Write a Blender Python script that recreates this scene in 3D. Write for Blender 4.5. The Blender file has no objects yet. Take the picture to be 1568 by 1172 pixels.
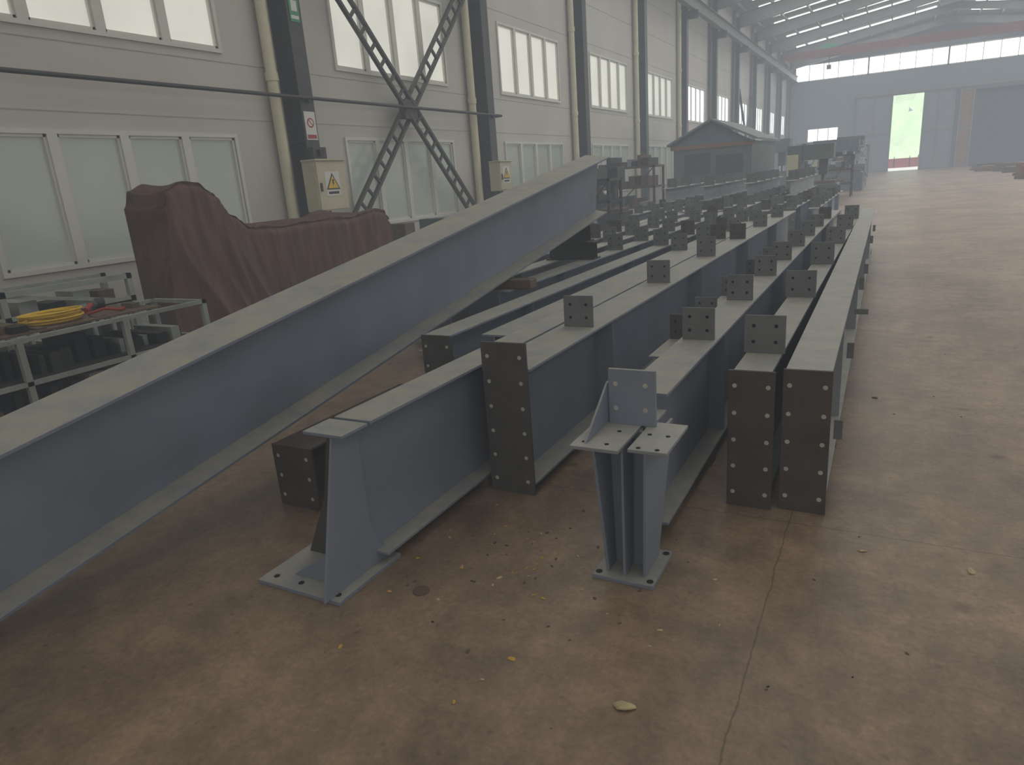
import bpy, bmesh, math, random
from mathutils import Vector, Matrix, noise
random.seed(7)
S=bpy.context.scene
S.view_settings.view_transform='Standard'
S.view_settings.look='None'

# ---------------------------------------------------------------- materials
def new_mat(name):
    m=bpy.data.materials.new(name); m.use_nodes=True
    nt=m.node_tree; b=nt.nodes['Principled BSDF']
    return m,nt,b
def srgb(c):
    return tuple(((v/255)/12.92 if v/255<=0.04045 else (((v/255)+0.055)/1.055)**2.4) for v in c)+(1,)
def mat(name,rgb,rough=.6,metal=0,var=.15,scale=4,bump=0,toplit=None,toplitamt=.8,spec=.5,stretch=None):
    m,nt,b=new_mat(name); N=nt.nodes; L=nt.links
    c=srgb(rgb)
    tc=N.new('ShaderNodeTexCoord')
    n=N.new('ShaderNodeTexNoise'); n.inputs['Scale'].default_value=scale; n.inputs['Detail'].default_value=5
    if stretch:
        mp=N.new('ShaderNodeMapping'); mp.inputs['Scale'].default_value=stretch; L.new(tc.outputs['Object'],mp.inputs[0]); L.new(mp.outputs[0],n.inputs['Vector'])
    else: L.new(tc.outputs['Object'],n.inputs['Vector'])
    r=N.new('ShaderNodeValToRGB')
    r.color_ramp.elements[0].position=.3; r.color_ramp.elements[1].position=.7
    r.color_ramp.elements[0].color=tuple(x*(1-var) for x in c[:3])+(1,)
    r.color_ramp.elements[1].color=tuple(min(1,x*(1+var)) for x in c[:3])+(1,)
    L.new(n.outputs['Fac'],r.inputs['Fac'])
    out=r.outputs['Color']
    if toplit:  # warm top light painted onto upward faces, broken up by noise
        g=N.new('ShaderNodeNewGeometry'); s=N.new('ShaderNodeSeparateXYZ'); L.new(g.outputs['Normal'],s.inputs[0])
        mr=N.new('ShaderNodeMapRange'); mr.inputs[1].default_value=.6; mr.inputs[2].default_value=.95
        mr.inputs[3].default_value=.05; mr.inputs[4].default_value=toplitamt
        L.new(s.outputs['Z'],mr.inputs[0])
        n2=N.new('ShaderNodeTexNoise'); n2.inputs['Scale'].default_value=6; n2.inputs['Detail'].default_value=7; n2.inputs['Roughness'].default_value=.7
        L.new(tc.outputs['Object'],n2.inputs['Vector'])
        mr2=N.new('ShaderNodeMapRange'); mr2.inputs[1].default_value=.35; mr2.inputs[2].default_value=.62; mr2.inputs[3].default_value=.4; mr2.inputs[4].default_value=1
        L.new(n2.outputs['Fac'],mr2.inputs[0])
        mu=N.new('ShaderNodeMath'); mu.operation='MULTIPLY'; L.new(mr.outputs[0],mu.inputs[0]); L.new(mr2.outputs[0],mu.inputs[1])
        mx=N.new('ShaderNodeMix'); mx.data_type='RGBA'; L.new(mu.outputs[0],mx.inputs[0]); L.new(out,mx.inputs[6]); mx.inputs[7].default_value=srgb(toplit)
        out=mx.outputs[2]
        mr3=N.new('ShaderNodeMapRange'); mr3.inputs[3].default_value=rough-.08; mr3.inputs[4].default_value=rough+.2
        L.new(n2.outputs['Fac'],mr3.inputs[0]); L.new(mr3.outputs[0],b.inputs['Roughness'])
    else:
        b.inputs['Roughness'].default_value=rough
    L.new(out,b.inputs['Base Color'])
    b.inputs['Metallic'].default_value=metal
    b.inputs['Specular IOR Level'].default_value=spec
    if bump:
        bp=N.new('ShaderNodeBump'); bp.inputs['Strength'].default_value=bump; bp.inputs['Distance'].default_value=.03
        L.new(n.outputs['Fac'],bp.inputs['Height']); L.new(bp.outputs[0],b.inputs['Normal'])
    return m
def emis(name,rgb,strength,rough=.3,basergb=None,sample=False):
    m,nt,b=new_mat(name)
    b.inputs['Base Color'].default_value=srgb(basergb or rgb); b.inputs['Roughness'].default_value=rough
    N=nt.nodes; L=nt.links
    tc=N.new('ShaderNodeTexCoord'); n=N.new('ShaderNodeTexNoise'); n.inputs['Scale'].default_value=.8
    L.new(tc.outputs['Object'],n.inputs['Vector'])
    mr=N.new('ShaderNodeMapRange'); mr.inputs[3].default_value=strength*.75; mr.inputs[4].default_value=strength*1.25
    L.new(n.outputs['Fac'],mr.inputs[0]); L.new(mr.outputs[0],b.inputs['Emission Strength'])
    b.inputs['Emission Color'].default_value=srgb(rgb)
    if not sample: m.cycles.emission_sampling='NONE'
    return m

M_steel=mat('painted_steel_grey',(124,134,152),.55,0,.1,2.2,toplit=(170,165,149),toplitamt=.85)
M_steel2=mat('painted_steel_grey_light',(136,142,150),.55,0,.09,2.2,toplit=(180,177,168),toplitamt=.85)
M_plate=mat('primer_plate_grey',(110,114,116),.6,0,.12,9)
M_platedk=mat('primer_plate_dark',(82,80,80),.6,0,.14,9)
M_platered=mat('primer_plate_oxide',(78,69,65),.6,0,.18,7)
M_hole=mat('bolt_hole_rim',(180,180,175),.6,0,.1,20)
M_holed=mat('bolt_hole_dark',(24,24,26),.8,0,.1,20)
M_wall=mat('wall_panel_paint',(190,187,181),.6,0,.05,.7)
M_white=mat('window_frame_white',(206,206,199),.4,0,.03,2)
M_dark=mat('column_dark_paint',(56,56,55),.5,0,.15,3)
M_brace=mat('brace_dark_steel',(60,57,53),.5,0,.2,5)
M_cream=mat('downpipe_cream',(205,200,176),.45,0,.06,3)
M_boxc=mat('cabinet_cream',(188,182,158),.45,0,.05,3)
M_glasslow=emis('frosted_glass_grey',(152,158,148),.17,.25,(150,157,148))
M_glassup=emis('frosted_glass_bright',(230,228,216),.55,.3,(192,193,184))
M_glassright=emis('frosted_glass_side',(242,236,222),1.9,.3,sample=True)
M_glassright2=emis('frosted_glass_side_sunny',(244,240,228),3.5,.3,sample=True)  # same side glass, emission raised to brighten the far floor
M_glassfar=emis('daylit_glass',(238,244,248),2.4)
M_sky=emis('roof_translucent_panel',(244,239,226),2.0,sample=True)
M_sky2=emis('roof_translucent_panel_clean',(243,241,233),4.2,sample=True)  # same roof panel, emission raised to brighten the far bays
M_roof=mat('roof_sheet',(152,152,150),.6,0,.1,1)
M_purlin=mat('purlin_paint',(120,122,122),.6,0,.1,1)
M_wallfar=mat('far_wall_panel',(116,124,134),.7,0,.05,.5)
M_tarp=mat('tarp_brown',(90,61,50),.7,0,.38,3.2,.7,stretch=(1,3,.5))
M_wood=mat('timber_block',(98,84,68),.8,0,.25,8,.3)
M_yellow=mat('sign_yellow',(218,180,50),.5,0,.05,5)
M_black=mat('black_paint',(28,28,28),.5,0,.1,5)
M_red=mat('red_paint',(160,50,42),.5,0,.1,3)
M_crane=mat('crane_faded_red',(128,84,80),.6,0,.1,2)
M_green=mat('green_paint',(60,140,100),.5,0,.1,3)
M_mgreen=mat('machine_green_grey',(84,97,94),.5,0,.15,3)
M_mblue=mat('machine_blue_grey',(90,103,117),.5,0,.15,3)
M_brown=mat('wood_brown',(124,90,64),.7,0,.2,4)
M_rust=mat('rusty_steel',(96,80,68),.7,0,.25,6)
M_sheetwhite=mat('white_sheet',(206,208,204),.5,0,.05,2)
M_stone=mat('stone_tan',(186,172,136),.8,0,.2,20,.5)
M_yleaf=mat('dry_leaf_yellow',(186,150,70),.7,0,.25,20)
M_rack=mat('rack_grey_white_steel',(150,156,152),.45,0,.2,4)
M_leaf=emis('sunlit_tree_leaf',(210,226,196),1.3,.8,(150,180,130))  # leaves glow by themselves in place of daylight
M_ground=emis('sunlit_yard_concrete',(230,228,220),1.2,.9,(190,186,176))  # emission stands in for daylight on the yard

def floor_mat():
    m,nt,b=new_mat('floor_concrete'); N=nt.nodes; L=nt.links
    tc=N.new('ShaderNodeTexCoord')
    def noi(sc,det=6,rough=.6,stretch=None):
        n=N.new('ShaderNodeTexNoise'); n.inputs['Scale'].default_value=sc; n.inputs['Detail'].default_value=det; n.inputs['Roughness'].default_value=rough
        if stretch:
            mp=N.new('ShaderNodeMapping'); mp.inputs['Scale'].default_value=stretch; L.new(tc.outputs['Object'],mp.inputs[0]); L.new(mp.outputs[0],n.inputs['Vector'])
        else: L.new(tc.outputs['Object'],n.inputs['Vector'])
        return n
    n1=noi(.55); n2=noi(3.5); n3=noi(45,3); n4=noi(1.2,6,.7,(1,.15,1)); n5=noi(9,6,.75); n6=noi(1.7,7,.65)
    r=N.new('ShaderNodeValToRGB'); e=r.color_ramp.elements
    e[0].position=.3; e[0].color=srgb((128,106,88)); e[1].position=.72; e[1].color=srgb((172,149,126))
    L.new(n1.outputs['Fac'],r.inputs['Fac'])
    def mul(col,nn,lo,hi,a=.35,bb=.65):
        mr=N.new('ShaderNodeMapRange'); mr.inputs[1].default_value=a; mr.inputs[2].default_value=bb; mr.inputs[3].default_value=lo; mr.inputs[4].default_value=hi
        L.new(nn,mr.inputs[0])
        mx=N.new('ShaderNodeVectorMath'); mx.operation='SCALE'; L.new(col,mx.inputs[0]); L.new(mr.outputs[0],mx.inputs['Scale'])
        return mx.outputs[0]
    c=mul(r.outputs['Color'],n2.outputs['Fac'],.8,1.14)
    c=mul(c,n3.outputs['Fac'],.88,1.08)
    c=mul(c,n4.outputs['Fac'],.84,1.12)
    c=mul(c,n5.outputs['Fac'],.86,1.06,.42,.58)
    c=mul(c,n6.outputs['Fac'],.78,1.0,.36,.46)
    v=N.new('ShaderNodeTexVoronoi'); v.inputs['Scale'].default_value=2.3; L.new(tc.outputs['Object'],v.inputs['Vector'])
    c=mul(c,v.outputs['Distance'],.6,1.0,.03,.11)
    v=N.new('ShaderNodeTexVoronoi'); v.inputs['Scale'].default_value=9; L.new(tc.outputs['Object'],v.inputs['Vector'])
    c=mul(c,v.outputs['Distance'],.68,1.0,.03,.12)
    s=N.new('ShaderNodeSeparateXYZ'); L.new(tc.outputs['Object'],s.inputs[0])
    # shade painted into the floor: darker towards the steel bay, lighter in the aisle
    shade=N.new('ShaderNodeMath'); shade.operation='MULTIPLY_ADD'; L.new(n6.outputs['Fac'],shade.inputs[0]); shade.inputs[1].default_value=1.5; L.new(s.outputs['X'],shade.inputs[2])
    c=mul(c,shade.outputs[0],.72,1.06,-2.2,2.2)
    nj=noi(6,4,.7)
    def joint(axis,off):
        a=N.new('ShaderNodeMath'); a.operation='ADD'; L.new(s.outputs[axis],a.inputs[0]); a.inputs[1].default_value=off+600
        w=N.new('ShaderNodeMath'); w.operation='MULTIPLY_ADD'; L.new(nj.outputs['Fac'],w.inputs[0]); w.inputs[1].default_value=.03; L.new(a.outputs[0],w.inputs[2])
        md=N.new('ShaderNodeMath'); md.operation='MODULO'; L.new(w.outputs[0],md.inputs[0]); md.inputs[1].default_value=6
        sb=N.new('ShaderNodeMath'); sb.operation='SUBTRACT'; L.new(md.outputs[0],sb.inputs[0]); sb.inputs[1].default_value=3
        ab=N.new('ShaderNodeMath'); ab.operation='ABSOLUTE'; L.new(sb.outputs[0],ab.inputs[0])
        return ab.outputs[0]
    c=mul(c,joint('X',3.285),.55,1.0,.001,.005)
    c=mul(c,joint('Y',-2.97+3-.015),.55,1.0,.001,.005)
    L.new(c,b.inputs['Base Color'])
    mr=N.new('ShaderNodeMapRange'); mr.inputs[3].default_value=.3; mr.inputs[4].default_value=.52; L.new(n2.outputs['Fac'],mr.inputs[0]); L.new(mr.outputs[0],b.inputs['Roughness'])
    bp=N.new('ShaderNodeBump'); bp.inputs['Strength'].default_value=.1; bp.inputs['Distance'].default_value=.01; L.new(n3.outputs['Fac'],bp.inputs['Height']); L.new(bp.outputs[0],b.inputs['Normal'])
    return m
M_floor=floor_mat()

# ---------------------------------------------------------------- mesh builder
class MB:
    def __init__(s): s.bm=bmesh.new(); s.mats=[]; s.M=Matrix.Identity(4)
    def mi(s,m):
        if m not in s.mats: s.mats.append(m)
        return s.mats.index(m)
    def _add(s,cos,faces,m,M=None,smooth=False):
        T=s.M@M if M else s.M
        vs=[s.bm.verts.new(T@Vector(c)) for c in cos]; k=s.mi(m)
        for f in faces:
            try:
                fc=s.bm.faces.new([vs[i] for i in f]); fc.material_index=k; fc.smooth=smooth
            except ValueError: pass
    def box(s,x0,x1,y0,y1,z0,z1,m,M=None):
        c=[(x0,y0,z0),(x1,y0,z0),(x1,y1,z0),(x0,y1,z0),(x0,y0,z1),(x1,y0,z1),(x1,y1,z1),(x0,y1,z1)]
        s._add(c,[(0,3,2,1),(4,5,6,7),(0,1,5,4),(1,2,6,5),(2,3,7,6),(3,0,4,7)],m,M)
    def prism(s,pts,axis,a,b,m,M=None):
        def mk(p,t):
            return {'x':(t,p[0],p[1]),'y':(p[0],t,p[1]),'z':(p[0],p[1],t)}[axis]
        n=len(pts); c=[mk(p,a) for p in pts]+[mk(p,b) for p in pts]
        f=[tuple(range(n)),tuple(range(2*n-1,n-1,-1))]+[(i,(i+1)%n,n+(i+1)%n,n+i) for i in range(n)]
        s._add(c,f,m,M)
    def cyl(s,p,q,r,m,n=12,r2=None,smooth=True):
        p=Vector(p);q=Vector(q); r2=r if r2 is None else r2
        d=(q-p).normalized(); u=d.orthogonal().normalized(); w=d.cross(u)
        c=[];
        for P,R in((p,r),(q,r2)):
            for i in range(n):
                a=2*math.pi*i/n; c.append(tuple(P+u*math.cos(a)*R+w*math.sin(a)*R))
        s._add(c,[(i,(i+1)%n,n+(i+1)%n,n+i) for i in range(n)],m,None,smooth)
        s._add(c[:n],[tuple(range(n))],m); s._add(c[n:],[tuple(range(n))],m)
    def bar(s,p,q,w,h,m):
        p=Vector(p);q=Vector(q); d=q-p; L=d.length; d.normalize()
        u=Vector((1,0,0)) if abs(d.x)<.9 else Vector((0,1,0))
        v=d.cross(u).normalized(); u=v.cross(d).normalized()
        T=Matrix((( u.x,d.x,v.x,p.x),(u.y,d.y,v.y,p.y),(u.z,d.z,v.z,p.z),(0,0,0,1)))
        s.box(-w/2,w/2,0,L,-h/2,h/2,m,T)
    def tube(s,pts,r,m,n=8):
        for a,b in zip(pts[:-1],pts[1:]): s.cyl(a,b,r,m,n)
    def done(s,name,bevel=0,parent=None):
        bmesh.ops.recalc_face_normals(s.bm,faces=s.bm.faces)
        me=bpy.data.meshes.new(name); s.bm.to_mesh(me); s.bm.free()
        for m in s.mats: me.materials.append(m)
        o=bpy.data.objects.new(name,me); S.collection.objects.link(o)
        if bevel:
            b=o.modifiers.new('bevel','BEVEL'); b.width=bevel; b.segments=1; b.limit_method='ANGLE'
        if parent: o.parent=parent
        return o

# ---------------------------------------------------------------- room shell
XL,XR,YN,YF=-8.7,15.0,-9.0,70.0
EAVE,RX,RZ=10.0,3.15,11.7
b=MB(); b.box(XL-.2,XR+.2,YN,YF+.2,-.2,0,M_floor); b.done('floor')
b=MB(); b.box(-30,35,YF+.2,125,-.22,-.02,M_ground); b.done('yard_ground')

LW=(.91,2.52); UW=(3.62,5.27)
centres=[5.9-12,5.9-6]+[5.9+6*k for k in range(11)]
def wins(c): return (c-1.8,c+1.8)
def long_wall(name,x0,x1):
    b=MB()
    b.box(x0,x1,YN,YF,0,LW[0],M_wall)
    b.box(x0,x1,YN,YF,LW[1],UW[0],M_wall)
    b.box(x0,x1,YN,YF,UW[1],EAVE,M_wall)
    prev=YN
    for c in centres:
        a,d=wins(c)
        for z0,z1 in(LW,UW): b.box(x0,x1,prev,a,z0,z1,M_wall)
        prev=d
    for z0,z1 in(LW,UW): b.box(x0,x1,prev,YF,z0,z1,M_wall)
    return b.done(name)
long_wall('wall_left',XL-.2,XL)
long_wall('wall_right',XR,XR+.2)
NW=(3.4,6.4)
b=MB(); b.box(XL-.2,XR+.2,YN-.2,YN,0,NW[0],M_wall); b.box(XL-.2,XR+.2,YN-.2,YN,NW[1],EAVE,M_wall)
b.box(XL-.2,-5,YN-.2,YN,NW[0],NW[1],M_wall); b.box(13,XR+.2,YN-.2,YN,NW[0],NW[1],M_wall)
b.prism([(XL-.2,EAVE),(XR+.2,EAVE),(RX,RZ)],'y',YN-.2,YN,M_wall); b.done('wall_near')
wn=1
b=MB(); b.box(-5,13,YN-.12,YN-.1,NW[0],NW[1],M_glassright)  # added fill light behind the camera, built as a glazed strip
for i in range(19):
    x=-5+i; b.box(x-.04,x+.04,YN-.1,YN+.02,NW[0],NW[1],M_white)
b.done('window_%d'%wn); wn+=1
def window(c,z0,z1,x,sgn,glass,panes=4):
    global wn
    a,d=wins(c); b=MB()
    xf0,xf1=sorted((x-sgn*.06,x+sgn*.035))
    xg=x-sgn*.03
    t=.055; pw=(d-a)/panes
    b.box(min(xg,xg-sgn*.01),max(xg,xg-sgn*.01),a,d,z0,z1,glass)
    b.box(xf0,xf1,a,d,z0,z0+t,M_white); b.box(xf0,xf1,a,d,z1-t,z1,M_white)
    for i in range(panes+1):
        y=a+i*pw; w=.06 if i not in (0,panes) else .05
        y0=max(a,y-w); y1=min(d,y+w)
        b.box(xf0,xf1,y0,y1,z0+t,z1-t,M_white)
        if i<panes:
            s0=y+.06;s1=y+pw-.06
            for (p,q,r,s) in((s0,s1,z0+t,z0+t+.035),(s0,s1,z1-t-.035,z1-t),(s0,s0+.03,z0+t,z1-t),(s1-.03,s1,z0+t,z1-t)):
                b.box(min(x-sgn*.03,x+sgn*.01),max(x-sgn*.03,x+sgn*.01),p,q,r,s,M_white)
    b.done('window_%d'%wn); wn+=1
for c in centres:
    far=c>34
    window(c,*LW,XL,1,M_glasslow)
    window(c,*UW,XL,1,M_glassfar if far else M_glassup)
    window(c,*UW,XR,-1,M_glassright2 if c>10 else M_glassright)
    window(c,*LW,XR,-1,M_glassright2 if c>10 else M_glassright)

DX0,DX1,DH=-.45,1.85,6.1
AX0,AX1,AH=5.2,11.5,5.9
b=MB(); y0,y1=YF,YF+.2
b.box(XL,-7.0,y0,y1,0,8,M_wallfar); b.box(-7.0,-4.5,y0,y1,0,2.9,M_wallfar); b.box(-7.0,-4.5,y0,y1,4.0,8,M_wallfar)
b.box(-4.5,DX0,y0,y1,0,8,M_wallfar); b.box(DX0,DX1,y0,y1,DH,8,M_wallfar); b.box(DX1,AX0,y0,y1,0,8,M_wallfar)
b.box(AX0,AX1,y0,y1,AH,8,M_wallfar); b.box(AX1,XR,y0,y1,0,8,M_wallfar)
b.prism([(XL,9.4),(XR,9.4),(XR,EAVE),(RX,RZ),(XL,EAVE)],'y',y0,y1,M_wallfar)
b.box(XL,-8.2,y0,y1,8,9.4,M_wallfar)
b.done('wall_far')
b=MB(); b.box(-8.2,XR,YF+.08,YF+.1,8,9.4,M_glassfar)
x=-8.2
k=0
while x<XR:
    w=.12 if k%5==0 else .05
    b.box(x-w/2,x+w/2,YF-.03,YF+.08,8,9.4,M_white if k%5 else M_wallfar); x+=1.15; k+=1
b.box(-8.2,XR,YF-.03,YF+.08,8,8.08,M_white); b.box(-8.2,XR,YF-.03,YF+.08,9.32,9.4,M_white)
b.done('window_%d'%wn); wn+=1
b=MB(); b.box(-7,-4.5,YF+.08,YF+.1,2.9,4,M_glassfar)
for x in(-7,-6.17,-5.33,-4.56): b.box(x,x+.06,YF-.02,YF+.08,2.9,4,M_white)
b.box(-7,-4.5,YF-.02,YF+.08,2.9,2.98,M_white)
b.done('window_%d'%wn); wn+=1
M_annex=mat('annex_dark',(34,32,32),.8)
b=MB(); b.box(AX0-.2,AX0,y1,y1+9,0,AH+.2,M_annex); b.box(AX1,AX1+.2,y1,y1+9,0,AH+.2,M_annex)
b.box(AX0-.2,AX1+.2,y1+9,y1+9.2,0,AH+.2,M_annex); b.box(AX0-.2,AX1+.2,y1,y1+9.2,AH,AH+.2,M_annex)
b.box(AX0,AX1,y1,y1+9,-.02,.0,M_annex)
b.done('wall_annex')
def leaf(name,x0,x1,y,h,m):
    b=MB(); b.box(x0,x1,y,y+.06,0,h,m)
    n=max(2,int((x1-x0)/1.0)+1)
    for i in range(n):
        x=x0+(x1-x0)*i/(n-1); b.box(x-.04,x+.04,y-.05,y,.0,h,M_purlin)
    for z in(.1,h/2,h-.06): b.box(x0,x1,y-.045,y,z-.04,z+.04,M_purlin)
    b.done(name)
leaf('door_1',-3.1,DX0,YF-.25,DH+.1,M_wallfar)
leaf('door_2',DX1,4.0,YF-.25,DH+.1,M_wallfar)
leaf('door_3',4.4,5.3,YF-.35,6.0,M_brown)
b=MB(); b.box(-3.4,9,YF-.35,YF-.15,DH+.1,DH+.25,M_purlin); b.done('trim_1')

b=MB()
def roofz(x): 
    return EAVE+(RZ-EAVE)*(x-XL)/(RX-XL) if x<RX else RZ+(EAVE-RZ)*(x-RX)/(XR-RX)
for xa,xb in((XL-.2,RX),(RX,XR+.2)):
    za,zb=roofz(xa),roofz(xb)
    b.prism([(xa,za),(xb,zb),(xb,zb+.1),(xa,za+.1)],'y',YN,YF+.2,M_roof)
b.done('ceiling')
b=MB()
for k in range(-1,11):
    yc=5.9+6*k
    for dy in(-1.5,1.5):
        for (xa,xb) in((XL+1.2,RX-1.2),(RX+1.2,XR-1.2)):
            za,zb=roofz(xa)-.02,roofz(xb)-.02
            b.prism([(xa,za-.02),(xb,zb-.02),(xb,zb),(xa,za)],'y',yc+dy-.5,yc+dy+.5,M_sky if k<2 else M_sky2)
b.done('skylight_panels')
b=MB()
x=XL+.6
while x<XR-.3:
    z=roofz(x)-.06
    b.box(x-.035,x+.035,YN,YF,z-.2,z,M_purlin); x+=1.45
b.done('roof_purlins')
for k in range(-2,11):
    y=8.9+6*k
    b=MB()
    for xa,xb in((XL+.3,RX),(RX,XR-.3)):
        za,zb=roofz(xa)-.28,roofz(xb)-.28
        da,db=(.75,.45) if xa<RX-1 else (.45,.75)
        b.prism([(xa,za-.02),(xb,zb-.02),(xb,zb),(xa,za)],'y',y-.12,y+.12,M_purlin)
        b.prism([(xa,za-da),(xb,zb-db),(xb,zb-db+.02),(xa,za-da+.02)],'y',y-.12,y+.12,M_purlin)
        b.prism([(xa,za-da),(xb,zb-db),(xb,zb),(xa,za)],'y',y-.008,y+.008,M_purlin)
    b.done('roof_rafter')

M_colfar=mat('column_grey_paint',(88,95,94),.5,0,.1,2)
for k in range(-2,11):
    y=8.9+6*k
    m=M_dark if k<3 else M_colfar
    for sx,xw in((1,XL),(-1,XR)):
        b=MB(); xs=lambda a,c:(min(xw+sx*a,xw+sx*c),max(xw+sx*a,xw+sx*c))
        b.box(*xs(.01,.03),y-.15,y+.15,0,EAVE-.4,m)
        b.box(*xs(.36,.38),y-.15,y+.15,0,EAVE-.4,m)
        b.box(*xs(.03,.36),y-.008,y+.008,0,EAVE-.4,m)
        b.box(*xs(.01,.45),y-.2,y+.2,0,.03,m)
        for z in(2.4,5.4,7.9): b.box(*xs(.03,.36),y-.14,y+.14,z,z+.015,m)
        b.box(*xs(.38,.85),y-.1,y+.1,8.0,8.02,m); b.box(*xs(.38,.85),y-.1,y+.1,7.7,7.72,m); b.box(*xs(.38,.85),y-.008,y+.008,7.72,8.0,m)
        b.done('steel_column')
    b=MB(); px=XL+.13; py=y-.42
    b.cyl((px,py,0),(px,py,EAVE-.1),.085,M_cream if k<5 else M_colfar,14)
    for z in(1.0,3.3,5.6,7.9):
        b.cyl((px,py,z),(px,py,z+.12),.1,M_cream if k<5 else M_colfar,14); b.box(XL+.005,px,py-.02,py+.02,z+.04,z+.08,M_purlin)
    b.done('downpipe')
for sx,xw in((1,XL),(-1,XR)):
    b=MB(); xc=xw+sx*.65
    b.box(xc-.12,xc+.12,YN,YF,8.02,8.04,M_purlin); b.box(xc-.12,xc+.12,YN,YF,8.5,8.52,M_purlin); b.box(xc-.01,xc+.01,YN,YF,8.04,8.5,M_purlin); b.box(xc-.03,xc+.03,YN,YF,8.52,8.58,M_rust)
    b.done('crane_runway_beam')
b=MB()
for yy in(61.4,62.6):
    b.box(XL+.6,XR-.6,yy,yy+.35,8.95,9.4,M_crane)
for xc in(XL+.65,XR-.65): 
    b.box(xc-.15,xc+.15,60.9,63.5,8.7,8.95,M_crane)
    for yy in(61.2,63.2): b.cyl((xc-.06,yy,8.7),(xc+.06,yy,8.7),.12,M_black)
b.box(-5.4,-4.4,61.6,62.8,9.4,9.7,M_green); b.cyl((-4.9,62.1,8.2),(-4.9,62.1,9.5),.03,M_black); b.box(-5.05,-4.75,62,62.25,8.0,8.3,M_crane)
b.done('overhead_crane')

b=MB()
b.tube([(XL+.42,YN+.2,3.05),(XL+.42,15.3,3.05)],.028,M_dark)
b.tube([(XL+.42,15.3,3.05),(XL+.05,15.35,3.05)],.028,M_dark)
for k in range(-2,2):
    b.box(XL+.385,XL+.45,8.87+6*k,8.93+6*k,2.98,3.02,M_dark)
b.done('wall_pipe')
M_seam=mat('panel_seam',(160,161,159),.6)
b=MB()
for z in (2.72,3.5,5.5,6.6,7.7): b.box(XL,XL+.006,YN,YF,z,z+.012,M_seam)
b.done('trim_2')

def lattice(p,q):
    b=MB(); p=Vector(p);q=Vector(q); d=(q-p); L=d.length; d.normalize(); n=Vector((0,-d.z,d.y))
    for s in(-1,1):
        b.bar(p+n*.13*s,q+n*.13*s,.075,.055,M_brace)
    N=int(L/.33)
    for i in range(N+1):
        c=p+d*(L*i/N)
        b.bar(c-n*.13,c+n*.13,.05,.045,M_brace)
    return b
for k in (0,6):
    b=MB()
    y0,y1=9.2+6*k,14.3+6*k
    for p,q in(((XL+.24,y0,.35),(XL+.24,y1,5.6)),((XL+.33,y0,5.7),(XL+.33,y1,.45))):
        t=lattice(p,q); me=bpy.data.meshes.new('t'); t.bm.to_mesh(me); t.bm.free(); b.bm.from_mesh(me)
    b.mi(M_brace)
    b.box(XL+.22,XL+.36,(y0+y1)/2-.2,(y0+y1)/2+.2,2.85,3.2,M_brace)
    b.done('lattice_cross_brace')

def cabinet(y0,y1,z0,z1,name='electrical_cabinet'):
    b=MB(); x0,x1=XL+.4,XL+.66
    b.box(x0,x1,y0,y1,z0,z1,M_boxc); b.box(x1,x1+.02,y0+.02,y1-.02,z0+.02,z1-.02,M_boxc)
    b.box(x0,x1+.05,y0-.02,y1+.02,z1,z1+.025,M_boxc)
    cy=(y0+y1)/2; zc=(z0+z1)/2
    b.box(x1+.02,x1+.024,cy-.17,cy+.17,zc-.16,zc+.22,M_sheetwhite)
    b.prism([(cy-.16,zc-.06),(cy+.16,zc-.06),(cy,zc+.2)],'x',x1+.024,x1+.027,M_black)
    b.prism([(cy-.125,zc-.04),(cy+.125,zc-.04),(cy,zc+.16)],'x',x1+.027,x1+.03,M_yellow)
    b.prism([(cy-.01,zc+.1),(cy+.03,zc+.1),(cy+.01,zc+.05),(cy+.03,zc+.05),(cy-.01,zc-.02),(cy,zc+.035),(cy-.02,zc+.035)],'x',x1+.03,x1+.032,M_black)
    b.box(x1+.024,x1+.026,cy-.12,cy+.12,zc-.13,zc-.09,M_black)
    b.box(x1+.02,x1+.045,y0+.06,y0+.09,zc-.08,zc+.05,M_dark)
    b.cyl((XL+.53,cy,.0),(XL+.53,cy,z0),.03,M_dark)
    b.done(name,.004)
cabinet(8.55,9.25,1.3,2.08)
cabinet(14.55,15.15,1.35,2.0)
b=MB(); b.box(XL+.39,XL+.5,8.75,9.05,2.12,2.3,M_dark); b.box(XL+.5,XL+.55,8.85,8.95,2.16,2.26,M_black); b.done('switch_box')
b=MB(); b.box(XL+.381,XL+.39,8.78,9.02,2.42,2.85,M_sheetwhite); b.box(XL+.39,XL+.393,8.8,9.0,2.44,2.5,M_red)
ring=[(8.9+.075*math.cos(a*math.pi/10),2.68+.075*math.sin(a*math.pi/10)) for a in range(20)]
b.prism(ring,'x',XL+.39,XL+.393,M_red)
b.prism([(8.9+(y-8.9)*.72,2.68+(z-2.68)*.72) for y,z in ring],'x',XL+.393,XL+.395,M_sheetwhite)
b.prism([(8.85,2.72),(8.86,2.73),(8.95,2.64),(8.94,2.63)],'x',XL+.395,XL+.397,M_red)
b.done('warning_sign')
b=MB(); b.box(XL+.381,XL+.39,8.8,9.0,4.15,4.55,M_green); b.box(XL+.39,XL+.393,8.84,8.96,4.3,4.45,M_sheetwhite); b.box(XL+.39,XL+.393,8.82,8.98,4.19,4.24,M_sheetwhite); b.done('safety_sign')

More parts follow.
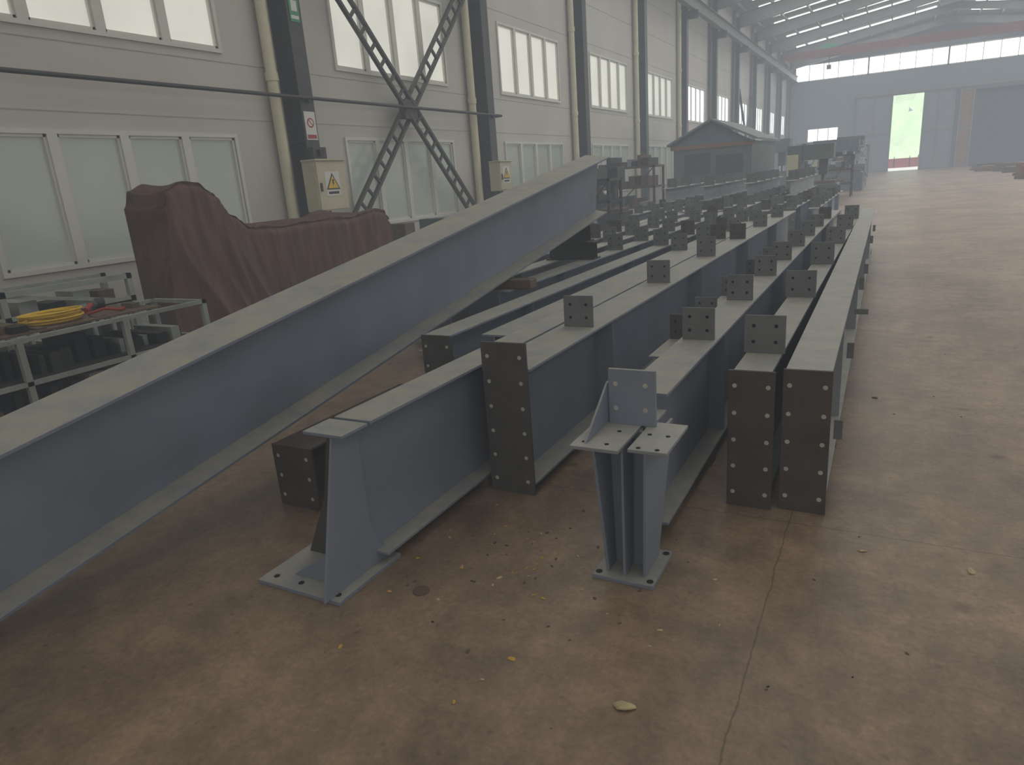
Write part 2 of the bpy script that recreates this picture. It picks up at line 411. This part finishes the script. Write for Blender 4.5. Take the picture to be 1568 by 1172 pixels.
# ---------------------------------------------------------------- steel beams
def disc(b,x,y,z,r,m,ax='y'):
    d=.0015
    if ax=='y': b.cyl((x,y-d,z),(x,y+d,z),r,m,10,smooth=False)
    elif ax=='x': b.cyl((x-d,y,z),(x+d,y,z),r,m,10,smooth=False)
    else: b.cyl((x,y,z-d),(x,y,z+d),r,m,10,smooth=False)
def ibeam(b,cx,y0,y1,z0,z1,w,m,tf=.014,tw=.01):
    b.box(cx-w/2,cx+w/2,y0,y1,z1-tf,z1,m); b.box(cx-w/2,cx+w/2,y0,y1,z0,z0+tf,m)
    b.box(cx-tw/2,cx+tw/2,y0,y1,z0+tf,z1-tf,m)
def lug(b,cx,y,z,w=.19,h=.19,lean=0,m=None):
    m=m or M_plate
    T=Matrix.Translation((cx,y,z))@Matrix.Rotation(lean,4,'X')
    old=b.M; b.M=old@T
    b.box(-w/2,w/2,-.005,.005,0,h,m)
    for sx in(-.27,.27):
        for sz in(.3,.72):
            for yy in(-.005,.005): disc(b,sx*w,yy,h*sz,.009,M_holed)
    b.M=old
def floor_beam(cx,y0,y1,z0,z1,w,lugs=(),m=None,end=None,lw=.19,stiff=True,yaw=0,lean=0,block=True,lugdx=0):
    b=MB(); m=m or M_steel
    b.M=Matrix.Translation((cx,y0,0))@Matrix.Rotation(yaw,4,'Z')
    L=y1-y0
    ibeam(b,0,.012,L,z0,z1,w,m)
    if end:
        ew,ez0,ez1,em,rows=end
        b.box(-ew/2,ew/2,0,.016,ez0,ez1,em)
        for i in range(rows):
            z=ez0+(ez1-ez0)*(i+.55)/(rows+.1)
            for sx in(-.36,.36): disc(b,sx*ew,0,z,.0105,M_hole)
    for y in lugs:
        lug(b,lugdx,y-y0,z1,lw,lw*random.uniform(.95,1.05),random.uniform(-.03,.03)+lean,random.choice([M_plate,M_plate,M_plate,M_platedk]))
    if stiff:
        y=1.2
        while y<L:
            b.box(-w/2+.008,w/2-.008,y,y+.008,z0+.014,z1-.014,m); y+=2.4
    if block and z0>.03:
        for y in(.9,L*.5,L-.9): b.box(-w/2,w/2,y-.05,y+.05,0,z0,M_wood)
    return b
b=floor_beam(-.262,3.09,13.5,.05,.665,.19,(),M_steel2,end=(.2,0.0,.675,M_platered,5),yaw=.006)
for y,z in((.45,.2),(1.55,.33),(3.4,.45),(5.0,.35),(7.4,.4),(9.6,.35)):
    b.box(.095,.135,y,y+.01,z,z+.1,M_plate)
b.box(.095,.19,2.5,2.512,.42,.46,M_plate)
b.done('steel_i_beam',.0015)
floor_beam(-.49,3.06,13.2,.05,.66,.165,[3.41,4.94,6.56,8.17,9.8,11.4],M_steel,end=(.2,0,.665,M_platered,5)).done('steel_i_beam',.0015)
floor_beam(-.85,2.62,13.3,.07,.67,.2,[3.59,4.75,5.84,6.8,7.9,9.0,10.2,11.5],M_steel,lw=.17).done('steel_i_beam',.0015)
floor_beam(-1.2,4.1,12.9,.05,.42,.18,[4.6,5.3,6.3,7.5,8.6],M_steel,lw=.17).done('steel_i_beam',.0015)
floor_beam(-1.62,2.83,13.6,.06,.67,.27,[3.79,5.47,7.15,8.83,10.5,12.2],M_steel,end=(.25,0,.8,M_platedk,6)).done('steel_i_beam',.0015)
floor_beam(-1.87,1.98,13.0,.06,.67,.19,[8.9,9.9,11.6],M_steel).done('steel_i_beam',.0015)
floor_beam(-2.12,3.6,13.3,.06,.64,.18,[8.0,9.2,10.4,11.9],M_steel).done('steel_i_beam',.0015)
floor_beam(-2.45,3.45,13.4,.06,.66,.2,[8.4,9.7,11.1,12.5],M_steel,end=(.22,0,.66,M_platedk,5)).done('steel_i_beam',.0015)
floor_beam(-2.60,2.3,3.4,.02,.34,.26,(),M_platered,end=(.27,0,.34,M_platered,3)).done('steel_i_beam',.0015)  # low dark beam added to stand for the shadow under the large beam
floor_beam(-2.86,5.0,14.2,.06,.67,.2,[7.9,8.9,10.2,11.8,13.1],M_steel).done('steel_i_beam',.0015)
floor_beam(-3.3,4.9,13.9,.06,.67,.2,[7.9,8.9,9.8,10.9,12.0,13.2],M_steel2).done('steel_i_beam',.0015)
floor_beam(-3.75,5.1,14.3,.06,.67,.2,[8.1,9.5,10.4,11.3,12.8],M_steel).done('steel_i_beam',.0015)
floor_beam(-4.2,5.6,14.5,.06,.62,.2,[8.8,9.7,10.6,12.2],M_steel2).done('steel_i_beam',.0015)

def hexa(b,c,m): b._add(c,[(0,3,2,1),(4,5,6,7),(0,1,5,4),(1,2,6,5),(2,3,7,6),(3,0,4,7)],m)
def stub(cx,y0,base,top,z1,ctx=None):
    b=MB(); bw,bd=base; tw,td=top; ct=cx if ctx is None else ctx
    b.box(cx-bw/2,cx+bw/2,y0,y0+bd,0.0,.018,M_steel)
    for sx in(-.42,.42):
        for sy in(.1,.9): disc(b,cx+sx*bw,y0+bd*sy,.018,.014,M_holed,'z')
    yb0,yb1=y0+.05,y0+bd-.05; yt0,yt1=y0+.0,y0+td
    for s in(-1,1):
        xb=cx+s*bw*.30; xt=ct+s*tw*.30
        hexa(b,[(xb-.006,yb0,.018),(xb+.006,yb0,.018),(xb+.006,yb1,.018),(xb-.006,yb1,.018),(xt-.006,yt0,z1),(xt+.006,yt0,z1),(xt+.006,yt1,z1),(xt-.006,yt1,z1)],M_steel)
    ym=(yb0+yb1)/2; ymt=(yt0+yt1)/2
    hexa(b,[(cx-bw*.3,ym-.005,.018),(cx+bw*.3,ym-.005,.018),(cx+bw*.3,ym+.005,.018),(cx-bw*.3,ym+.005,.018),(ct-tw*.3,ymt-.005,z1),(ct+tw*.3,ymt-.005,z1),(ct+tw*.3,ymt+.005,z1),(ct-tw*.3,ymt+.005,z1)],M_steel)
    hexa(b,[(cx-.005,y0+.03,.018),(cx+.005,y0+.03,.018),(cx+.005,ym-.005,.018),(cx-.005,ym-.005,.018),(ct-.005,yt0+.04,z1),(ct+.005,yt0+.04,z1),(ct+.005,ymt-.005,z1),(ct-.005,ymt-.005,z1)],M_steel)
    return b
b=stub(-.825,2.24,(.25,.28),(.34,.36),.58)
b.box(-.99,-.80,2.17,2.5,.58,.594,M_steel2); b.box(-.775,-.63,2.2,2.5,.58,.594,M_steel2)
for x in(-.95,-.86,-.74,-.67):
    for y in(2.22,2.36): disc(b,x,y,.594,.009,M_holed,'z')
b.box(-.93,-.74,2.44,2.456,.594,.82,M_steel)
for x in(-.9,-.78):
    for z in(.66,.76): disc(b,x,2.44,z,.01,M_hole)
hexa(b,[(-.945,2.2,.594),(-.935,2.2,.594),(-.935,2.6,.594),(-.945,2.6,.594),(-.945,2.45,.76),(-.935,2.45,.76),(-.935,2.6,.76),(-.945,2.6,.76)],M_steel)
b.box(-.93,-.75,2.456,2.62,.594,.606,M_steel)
b.done('column_base_stub',.0015)
# base bracket of the left column: base plate, lengthwise web and cross plate with its shadow painted in as dark colour
b=MB()
b.box(-2.24,-1.79,1.69,2.09,0,.018,M_steel)
for x,y in((-2.18,1.74),(-2.18,2.03),(-2.04,1.74),(-1.83,1.73)): disc(b,x,y,.018,.013,M_holed,'z')
b.prism([(1.66,.018),(2.06,.018),(1.975,.2),(1.975,.655),(1.83,.655)],'x',-1.845,-1.835,M_steel)
b.prism([(-2.2,.018),(-1.845,.018),(-1.845,.655),(-1.975,.655),(-2.06,.30)],'y',1.955,1.967,M_platedk)
b.prism([(-2.12,.018),(-1.845,.018),(-1.845,.2)],'y',1.78,1.79,M_steel)
b.box(-1.975,-1.775,1.82,1.975,.655,.668,M_steel)
b.done('column_base_stub',.0015)
b=MB(); b.M=Matrix.Translation((-2.935,.27,.03))@Matrix.Rotation(math.atan(.155),4,'X')@Matrix.Rotation(math.radians(8),4,'Y')
ibeam(b,0,0,7.3,0,.61,.28,M_steel,.016,.01)
b.done('large_steel_i_beam',.0015)
def timber(name,boxes,m=M_wood):
    b=MB()
    for q in boxes: b.box(*q,m)
    b.done(name,.006)
timber('timber_bearer',[(-3.2,-2.6,5.1,5.22,.67,.75)],M_rust)
b=MB()
for z0,z1,x0,x1 in((.672,.86,-3.35,-2.78),(.86,1.06,-3.2,-2.85)):
    b.box(x0,x1,7.0,7.2,z1-.012,z1,M_dark); b.box(x0,x1,7.0,7.2,z0,z0+.012,M_dark); b.box(x0,x1,7.095,7.105,z0+.012,z1-.012,M_dark)
b.done('steel_bearer')

for i in range(9):
    cx=-1.35-i*.47+random.uniform(-.03,.03); y0=15.2+random.uniform(-.3,.5); y1=23+random.uniform(-1,1)
    z1=random.uniform(.58,.68)
    lg=[y0+.4+1.0*k for k in range(7)]
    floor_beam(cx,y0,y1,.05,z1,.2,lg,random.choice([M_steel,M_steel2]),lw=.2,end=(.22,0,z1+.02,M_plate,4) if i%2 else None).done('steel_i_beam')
for i in range(4):
    cx=-2.05-i*.94; y0=17+random.uniform(0,1)
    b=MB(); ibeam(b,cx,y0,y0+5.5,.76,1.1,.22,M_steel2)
    for yy in(y0+1.1,y0+4.4): b.box(cx-.4,cx+.4,yy,yy+.1,.69,.76,M_wood)
    for q in(.6,1.9,3.1,4.3): lug(b,cx,y0+q,1.1,.25,.22)
    b.done('steel_i_beam')

# ---------------------------------------------------------------- tarp covered equipment
def tarp():
    bm=bmesh.new(); ny,ns=260,100
    Y0,Y1=4.55,8.08
    def prof(y):
        P=[(4.55,1.58),(4.63,1.74),(4.8,1.81),(5.0,1.78),(5.15,1.68),(5.35,1.45),(5.6,1.29),(6.0,1.26),(6.6,1.29),(7.2,1.27),(7.8,1.34),(7.97,1.31),(8.08,1.18)]
        if y<=P[0][0]: return P[0][1]
        for (a,ha),(c,hc) in zip(P[:-1],P[1:]):
            if y<=c: 
                t=(y-a)/(c-a); t=t*t*(3-2*t); return ha+(hc-ha)*t
        return P[-1][1]
    rows=[]
    for i in range(ny+1):
        y=Y0+(Y1-Y0)*i/ny; h=prof(y); row=[]
        u=max(0,min(1,(5.7-y)/.6)); D=1.05-.4*u
        xf=-6.3; xb=xf-D
        flare=.32*max(0,1-abs(y-5.15)/.8)
        for j in range(ns+1):
            t=j/ns; per=2*h+D; s=t*per; r=.1
            if s<h: x,z=xf,s
            elif s<h+D: x,z=xf-(s-h),h
            else: x,z=xb,h-(s-h-D)
            k=1-z/h
            yy=y
            if s<h:
                ph=y-.6*k*max(0,min(1,(5.8-y)/1.0))+.1*k
                n1=noise.noise(Vector((ph*1.2,z*.4,0)))
                env=.35+.65*noise.noise(Vector((y*1.7,z*.8,9)))
                cut=lambda v:1-abs(v)**.6
                fold=.085*(cut(math.sin(ph*4.6+2.2*n1))-.3)+.04*cut(math.sin(ph*12+4*n1))*env+.02*noise.noise(Vector((ph*9,z*1.2,2)))
                x+=k*.1+flare*k**1.2+fold*(.25+1.3*k)
                if y<5.0: yy-=k*.3*(5.0-y)/.45
                if h-s<r: 
                    q=(r-(h-s))/r; x-=q*q*r*.7; z-=q*.02
            elif s<h+D:
                q=(s-h)/D
                z+=.03*noise.noise(Vector((y*2.5,x*2.5,3)))-.035*math.exp(-((s-h)/.05))-.05*math.sin(q*math.pi)*abs(math.sin(y*2.2))
            z=max(z,.004)
            row.append(bm.verts.new((x,yy,z)))
        rows.append(row)
    for i in range(ny):
        for j in range(ns):
            f=bm.faces.new((rows[i][j],rows[i+1][j],rows[i+1][j+1],rows[i][j+1])); f.smooth=True
    for row in(rows[0],rows[-1]):
        f=bm.faces.new(row); f.smooth=False
    bmesh.ops.recalc_face_normals(bm,faces=bm.faces)
    me=bpy.data.meshes.new('tarp'); bm.to_mesh(me); bm.free(); me.materials.append(M_tarp)
    o=bpy.data.objects.new('tarp_covered_machine',me); S.collection.objects.link(o)
tarp()

# ---------------------------------------------------------------- workbench / racks on the left
b=MB()
x0,x1,y0,y1,h=-5.75,-5.05,1.6,3.85,.78
for x in(x0,x1-.04):
    for y in(y0,2.35,3.1,y1-.04): b.box(x,x+.04,y,y+.04,0,h-.03,M_rack)
for z in(.15,.45,h-.03):
    for x in(x0,x1-.04): b.box(x,x+.04,y0,y1,z,z+.03,M_rack)
    for y in(y0,y1-.04): b.box(x0,x1,y,y+.04,z,z+.03,M_rack)
b.box(x0-.02,x1-.1,y0,y1-.35,h,h+.012,M_rust)
b.box(x0,x1,y0+.1,y1-.1,.18,.2,M_dark); b.box(x0+.02,x1-.05,y0+.1,y1-.1,.48,.49,M_dark)
y=y0+.1
while y<y1-.15:
    w=random.uniform(.04,.12)
    b.box(x0+.1,x1-random.uniform(.05,.2),y,y+w,.2,.2+random.uniform(.12,.24),random.choice([M_dark,M_rack,M_rust,M_black]))
    b.box(x0+.1,x1-random.uniform(.05,.2),y,y+w*.8,.49,.49+random.uniform(.06,.22),random.choice([M_dark,M_black,M_rack,M_black])); y+=w+.02
b.done('workbench')
b=MB()
x0,x1,y0,y1,h=-6.75,-6.3,1.8,4.05,.98
for x in(x0,x1-.05):
    for y in(y0,2.9,y1-.05): b.box(x,x+.05,y,y+.05,0,h,M_rack)
    for z in(.3,.72,h-.05): b.box(x,x+.05,y0,y1,z,z+.05,M_rack)
    b.bar((x+.025,y0,.72),(x+.025,2.9,h-.03),.03,.03,M_rack); b.bar((x+.025,2.9,h-.03),(x+.025,y1,.72),.03,.03,M_rack)
    y=y0
    while y<y1-.05: b.box(x,x+.03,y,y+.03,.3,.75,M_rack); y+=.18
b.box(x0,x1,y0,y1,.72,.735,M_rust)
for i in range(9):
    b.box(x0+.08,x1-.1,y0+.15+i*.23,y0+.3+i*.23,.35,.35+random.uniform(.1,.3),random.choice([M_dark,M_black,M_mgreen]))
    b.box(x0+.08,x1-.1,y0+.12+i*.23,y0+.27+i*.23,.735,.735+random.uniform(.04,.16),random.choice([M_dark,M_black,M_rust,M_rack]))
b.box(x0+.05,x1-.07,y0+.1,y1-.1,.33,.35,M_dark)
b.done('steel_rack')
def torus_pts(c,r,n=28,tilt=0,dz=0,ph=0):
    return [(c[0]+r*math.cos(2*math.pi*i/n+ph),c[1]+r*1.15*math.sin(2*math.pi*i/n+ph),c[2]+dz+tilt*math.sin(2*math.pi*i/n)) for i in range(n+1)]
b=MB()
for i in range(6): b.tube(torus_pts((-5.42,2.8,.803),.155+.014*(i%3),dz=.013*i,tilt=.008*(i%2),ph=i),.008,M_yellow,6)
b.done('yellow_cable_coil')
b=MB()
b.tube([(-5.4,3.05,.803),(-5.33,3.15,.83),(-5.28,3.25,.803),(-5.35,3.32,.803)],.011,M_red); b.done('red_hose')
b=MB(); b.box(-5.6,-5.3,2.2,2.5,.792,.85,M_wood); b.box(-5.55,-5.4,2.33,2.45,.85,.9,M_green); b.box(-5.35,-5.2,2.42,2.52,.792,.84,M_black); b.done('tool_box')
b=MB(); b.box(-5.3,-5.17,2.56,2.62,.792,.805,M_wood); b.box(-5.3,-5.2,3.0,3.08,.792,.8,M_wood);b.box(-5.45,-5.3,3.36,3.42,.792,.83,M_wood); b.done('wood_offcut')
b=MB(); b.cyl((-5.7,3.3,.825),(-5.62,3.22,.84),.03,M_mblue); b.cyl((-5.62,3.22,.84),(-5.5,3.1,.82),.02,M_red); b.cyl((-5.7,3.3,.835),(-5.66,3.36,.835),.043,M_dark); b.done('angle_grinder')

# ---------------------------------------------------------------- mid / far equipment
b=MB()
hx0,hx1,hy0,hy1,e,r=-7.2,-4.1,25.5,31,2.3,3.05; hc=(hx0+hx1)/2
b.box(hx0+.2,hx1-.2,hy0+.2,hy0+.28,0,e,M_mgreen); b.box(hx0+.2,hx0+.28,hy0+.28,hy1,0,e,M_mgreen); b.box(hx1-.28,hx1-.2,hy0+.28,hy1,0,e,M_mgreen)
b.prism([(hx0+.2,e),(hx1-.2,e),(hc,r-.05)],'y',hy0+.2,hy0+.28,M_mblue)
for a,c in(((hx0,e),(hc,r)),((hc,r),(hx1,e))):
    b.prism([a,c,(c[0],c[1]+.07),(a[0],a[1]+.07)],'y',hy0,hy1,M_plate)
b.box(hx0+.1,hx1-.1,hy0+.15,hy0+.2,e-.14,e,M_brown)
b.box(hx0+.6,hx0+1.5,hy0+.18,hy0+.2,.05,2.0,M_dark); b.box(hx1-1.4,hx1-.5,hy0+.18,hy0+.2,.9,1.9,M_dark)
b.done('workshop_hut')
def machine(x,y,w,d,h,m,name):
    b=MB()
    b.box(x,x+w,y,y+d,0,h*.35,m); b.box(x+w*.1,x+w*.35,y+d*.1,y+d*.9,h*.35,h,m); b.box(x+w*.1,x+w*.9,y+d*.2,y+d*.8,h*.75,h,m)
    b.box(x+w*.65,x+w*.8,y+d*.3,y+d*.6,h*.5,h*.75,M_dark); b.cyl((x+w*.72,y+d*.45,h*.38),(x+w*.72,y+d*.45,h*.5),.05,M_rust)
    b.box(x+w*.1,x+w*.3,y+d*.08,y+d*.1,h*.5,h*.85,M_boxc); b.box(x+w*.3,x+w*.95,y+d*.1,y+d*.9,h*.35,h*.4,M_rust)
    b.done(name,.01)
machine(-3.4,26,1.8,1.4,2.0,M_mgreen,'press_machine')
machine(-7.2,17.0,1.2,1.0,1.7,M_dark,'drilling_machine')
machine(-3.6,36,2.4,1.6,2.3,M_mblue,'press_machine')
machine(-6.6,38,2.2,1.8,2.6,M_mgreen,'shearing_machine')
machine(-3.2,46,1.8,1.8,2.6,M_dark,'milling_machine')
machine(-6.4,54,2.4,2,2.6,M_mblue,'bending_machine')
def frame(x0,x1,y0,y1,h,m,name,shelves=3):
    b=MB()
    for x in(x0,x1-.06):
        for y in(y0,y1-.06): b.box(x,x+.06,y,y+.06,0,h,m)
    for i in range(shelves):
        z=h*(i+1)/shelves-.06
        b.box(x0,x1,y0,y0+.06,z,z+.06,m); b.box(x0,x1,y1-.06,y1,z,z+.06,m); b.box(x0,x0+.06,y0,y1,z,z+.06,m); b.box(x1-.06,x1,y0,y1,z,z+.06,m)
        k=x0+.1
        while k<x1-.35:
            w=random.uniform(.1,.25); b.box(k,k+w,y0,y1,z+.06,z+.06+random.uniform(.05,.3),random.choice([M_rust,M_dark,M_steel2,M_mgreen])); k+=w+.03
    b.bar((x0+.03,y0+.03,0),(x1-.03,y0+.03,h-.05),.03,.03,m)
    b.done(name)
frame(-6.9,-5.65,15.3,16.2,1.45,M_dark,'storage_shelf')
frame(-3.4,-2.4,28.5,29.5,1.8,M_rack,'storage_shelf')
frame(-2.6,-1.4,31,32,1.6,M_dark,'storage_shelf')
frame(-3.0,-1.2,40,41.5,2.0,M_rack,'storage_shelf')
frame(-3.2,-1.6,56,58,2.2,M_rust,'storage_shelf')
frame(-7.8,-6.0,20,21,1.7,M_rust,'storage_shelf')
b=MB()
for i in range(7): b.tube([(p[0],13.2+.03*(i%2)+.02*i,p[1]) for p in [(-5.6+.42*math.cos(a*math.pi/14),.46+.42*math.sin(a*math.pi/14)) for a in range(29)]],.02,M_steel2,6)
b.done('wire_coil')
b=MB()
for i in range(8):
    yy=9.6+i*.35; b.box(-7.9,-7.2,yy,yy+.28,.12,random.uniform(.5,1.1),random.choice([M_dark,M_rust,M_mgreen]))
b.box(-7.95,-7.15,9.55,12.4,.0,.12,M_rust); b.done('scrap_bin')
b=MB()
for i in range(10):
    x=5.2+random.uniform(0,2.6); y=36+i*2.6
    T=Matrix.Translation((x,y,0))@Matrix.Rotation(random.uniform(-.3,.3),4,'Z')
    b.box(-.8,.8,-1.0,1.0,0,.12,M_rust,T); b.box(-.7,.7,-.9,.9,.12,random.uniform(.25,.7),random.choice([M_rust,M_brown,M_dark]),T)
b.done('steel_plate_pile')
b=MB(); b.box(-1.5,3,84,84.1,-.02,.9,M_red)
for x in(-1.4,0,1.4,2.9): b.box(x-.05,x+.05,84,84.1,-.02,1.1,M_sheetwhite)
b.done('red_barrier')
b=MB()
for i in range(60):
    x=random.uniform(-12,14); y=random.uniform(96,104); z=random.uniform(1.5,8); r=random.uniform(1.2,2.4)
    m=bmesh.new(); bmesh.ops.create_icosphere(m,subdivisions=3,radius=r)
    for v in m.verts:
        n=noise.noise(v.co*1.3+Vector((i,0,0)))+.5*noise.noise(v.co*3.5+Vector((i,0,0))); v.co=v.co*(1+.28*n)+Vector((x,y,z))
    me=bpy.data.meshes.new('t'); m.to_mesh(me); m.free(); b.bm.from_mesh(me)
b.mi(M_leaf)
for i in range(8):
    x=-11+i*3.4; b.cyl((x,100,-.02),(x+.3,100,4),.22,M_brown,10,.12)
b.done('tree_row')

b=MB()
def blob(b,x,y,r,m,flat=.4,seed=0):
    t=bmesh.new(); bmesh.ops.create_icosphere(t,subdivisions=2,radius=r)
    T=Matrix.Rotation(seed*1.7,4,'Z')
    cos=[];
    for v in t.verts:
        v.co=v.co*(1+.35*noise.noise(v.co/r*1.2+Vector((seed,0,0)))); p=T@Vector((v.co.x*1.4,v.co.y*.8,v.co.z*flat)); cos.append((p.x+x,p.y+y,max(.0005,p.z+r*flat*.7)))
    fs=[[v.index for v in f.verts] for f in t.faces]; b._add(cos,fs,m); t.free()
blob(b,-.60,1.62,.024,M_stone,.4,2)
b.done('stone_chip')
b=MB()
for i,(x,y,r,m) in enumerate([(-1.02,1.68,.011,M_yleaf),(.37,2.8,.016,M_stone),(-.0,2.82,.012,M_stone),(-1.62,1.5,.009,M_yleaf),(-.5,2.4,.008,M_stone),(.15,2.2,.006,M_rust),(-.75,2.0,.006,M_rust),(-1.2,2.3,.009,M_yleaf),(-1.3,2.1,.009,M_stone),(.0,4.9,.015,M_rust),(.9,3.9,.012,M_rust)]): blob(b,x,y,r,m,.3,i)
for i in range(90):
    blob(b,random.uniform(-2.2,1.6),random.uniform(1.3,7),random.uniform(.002,.006),random.choice([M_rust,M_stone,M_black]),.4,i)
for i in range(90):
    blob(b,random.gauss(-1.25,.35),random.gauss(2.3,.35),random.uniform(.002,.008),random.choice([M_rust,M_stone,M_rust,M_yleaf]),.4,i)
b.done('floor_debris')
b=MB(); b.cyl((-1.55,1.9,0),(-1.55,1.9,.004),.035,M_rust,20); b.done('steel_washer')

# ---------------------------------------------------------------- world, with haze painted as a faint glow in the air
w=bpy.data.worlds.new('sky'); S.world=w; w.use_nodes=True
nt=w.node_tree
bg=nt.nodes['Background']; bg.inputs['Color'].default_value=(.9,.95,1,1); bg.inputs['Strength'].default_value=1.0
ab=nt.nodes.new('ShaderNodeVolumeAbsorption'); em=nt.nodes.new('ShaderNodeEmission'); ad=nt.nodes.new('ShaderNodeAddShader')
sig=.007
ab.inputs['Color'].default_value=(0,0,0,1); ab.inputs['Density'].default_value=sig
em.inputs['Color'].default_value=(.62,.665,.71,1); em.inputs['Strength'].default_value=sig*.8
nt.links.new(ab.outputs[0],ad.inputs[0]); nt.links.new(em.outputs[0],ad.inputs[1]); nt.links.new(ad.outputs[0],nt.nodes['World Output'].inputs['Volume'])

# ---------------------------------------------------------------- camera
Yc=Vector((586,353,-1050)).normalized()
Zc=Vector((-270,3571,1050)); Zc=(Zc-Yc*Zc.dot(Yc)).normalized()
Xc=Yc.cross(Zc)
R=Matrix((Xc,Yc,Zc))
cam=bpy.data.cameras.new('camera'); cam.sensor_width=36; cam.lens=1050/1568*36; cam.clip_start=.05; cam.clip_end=500
co=bpy.data.objects.new('camera',cam); S.collection.objects.link(co)
co.matrix_world=Matrix.Translation((0,0,1.55))@R.to_4x4()
S.camera=co
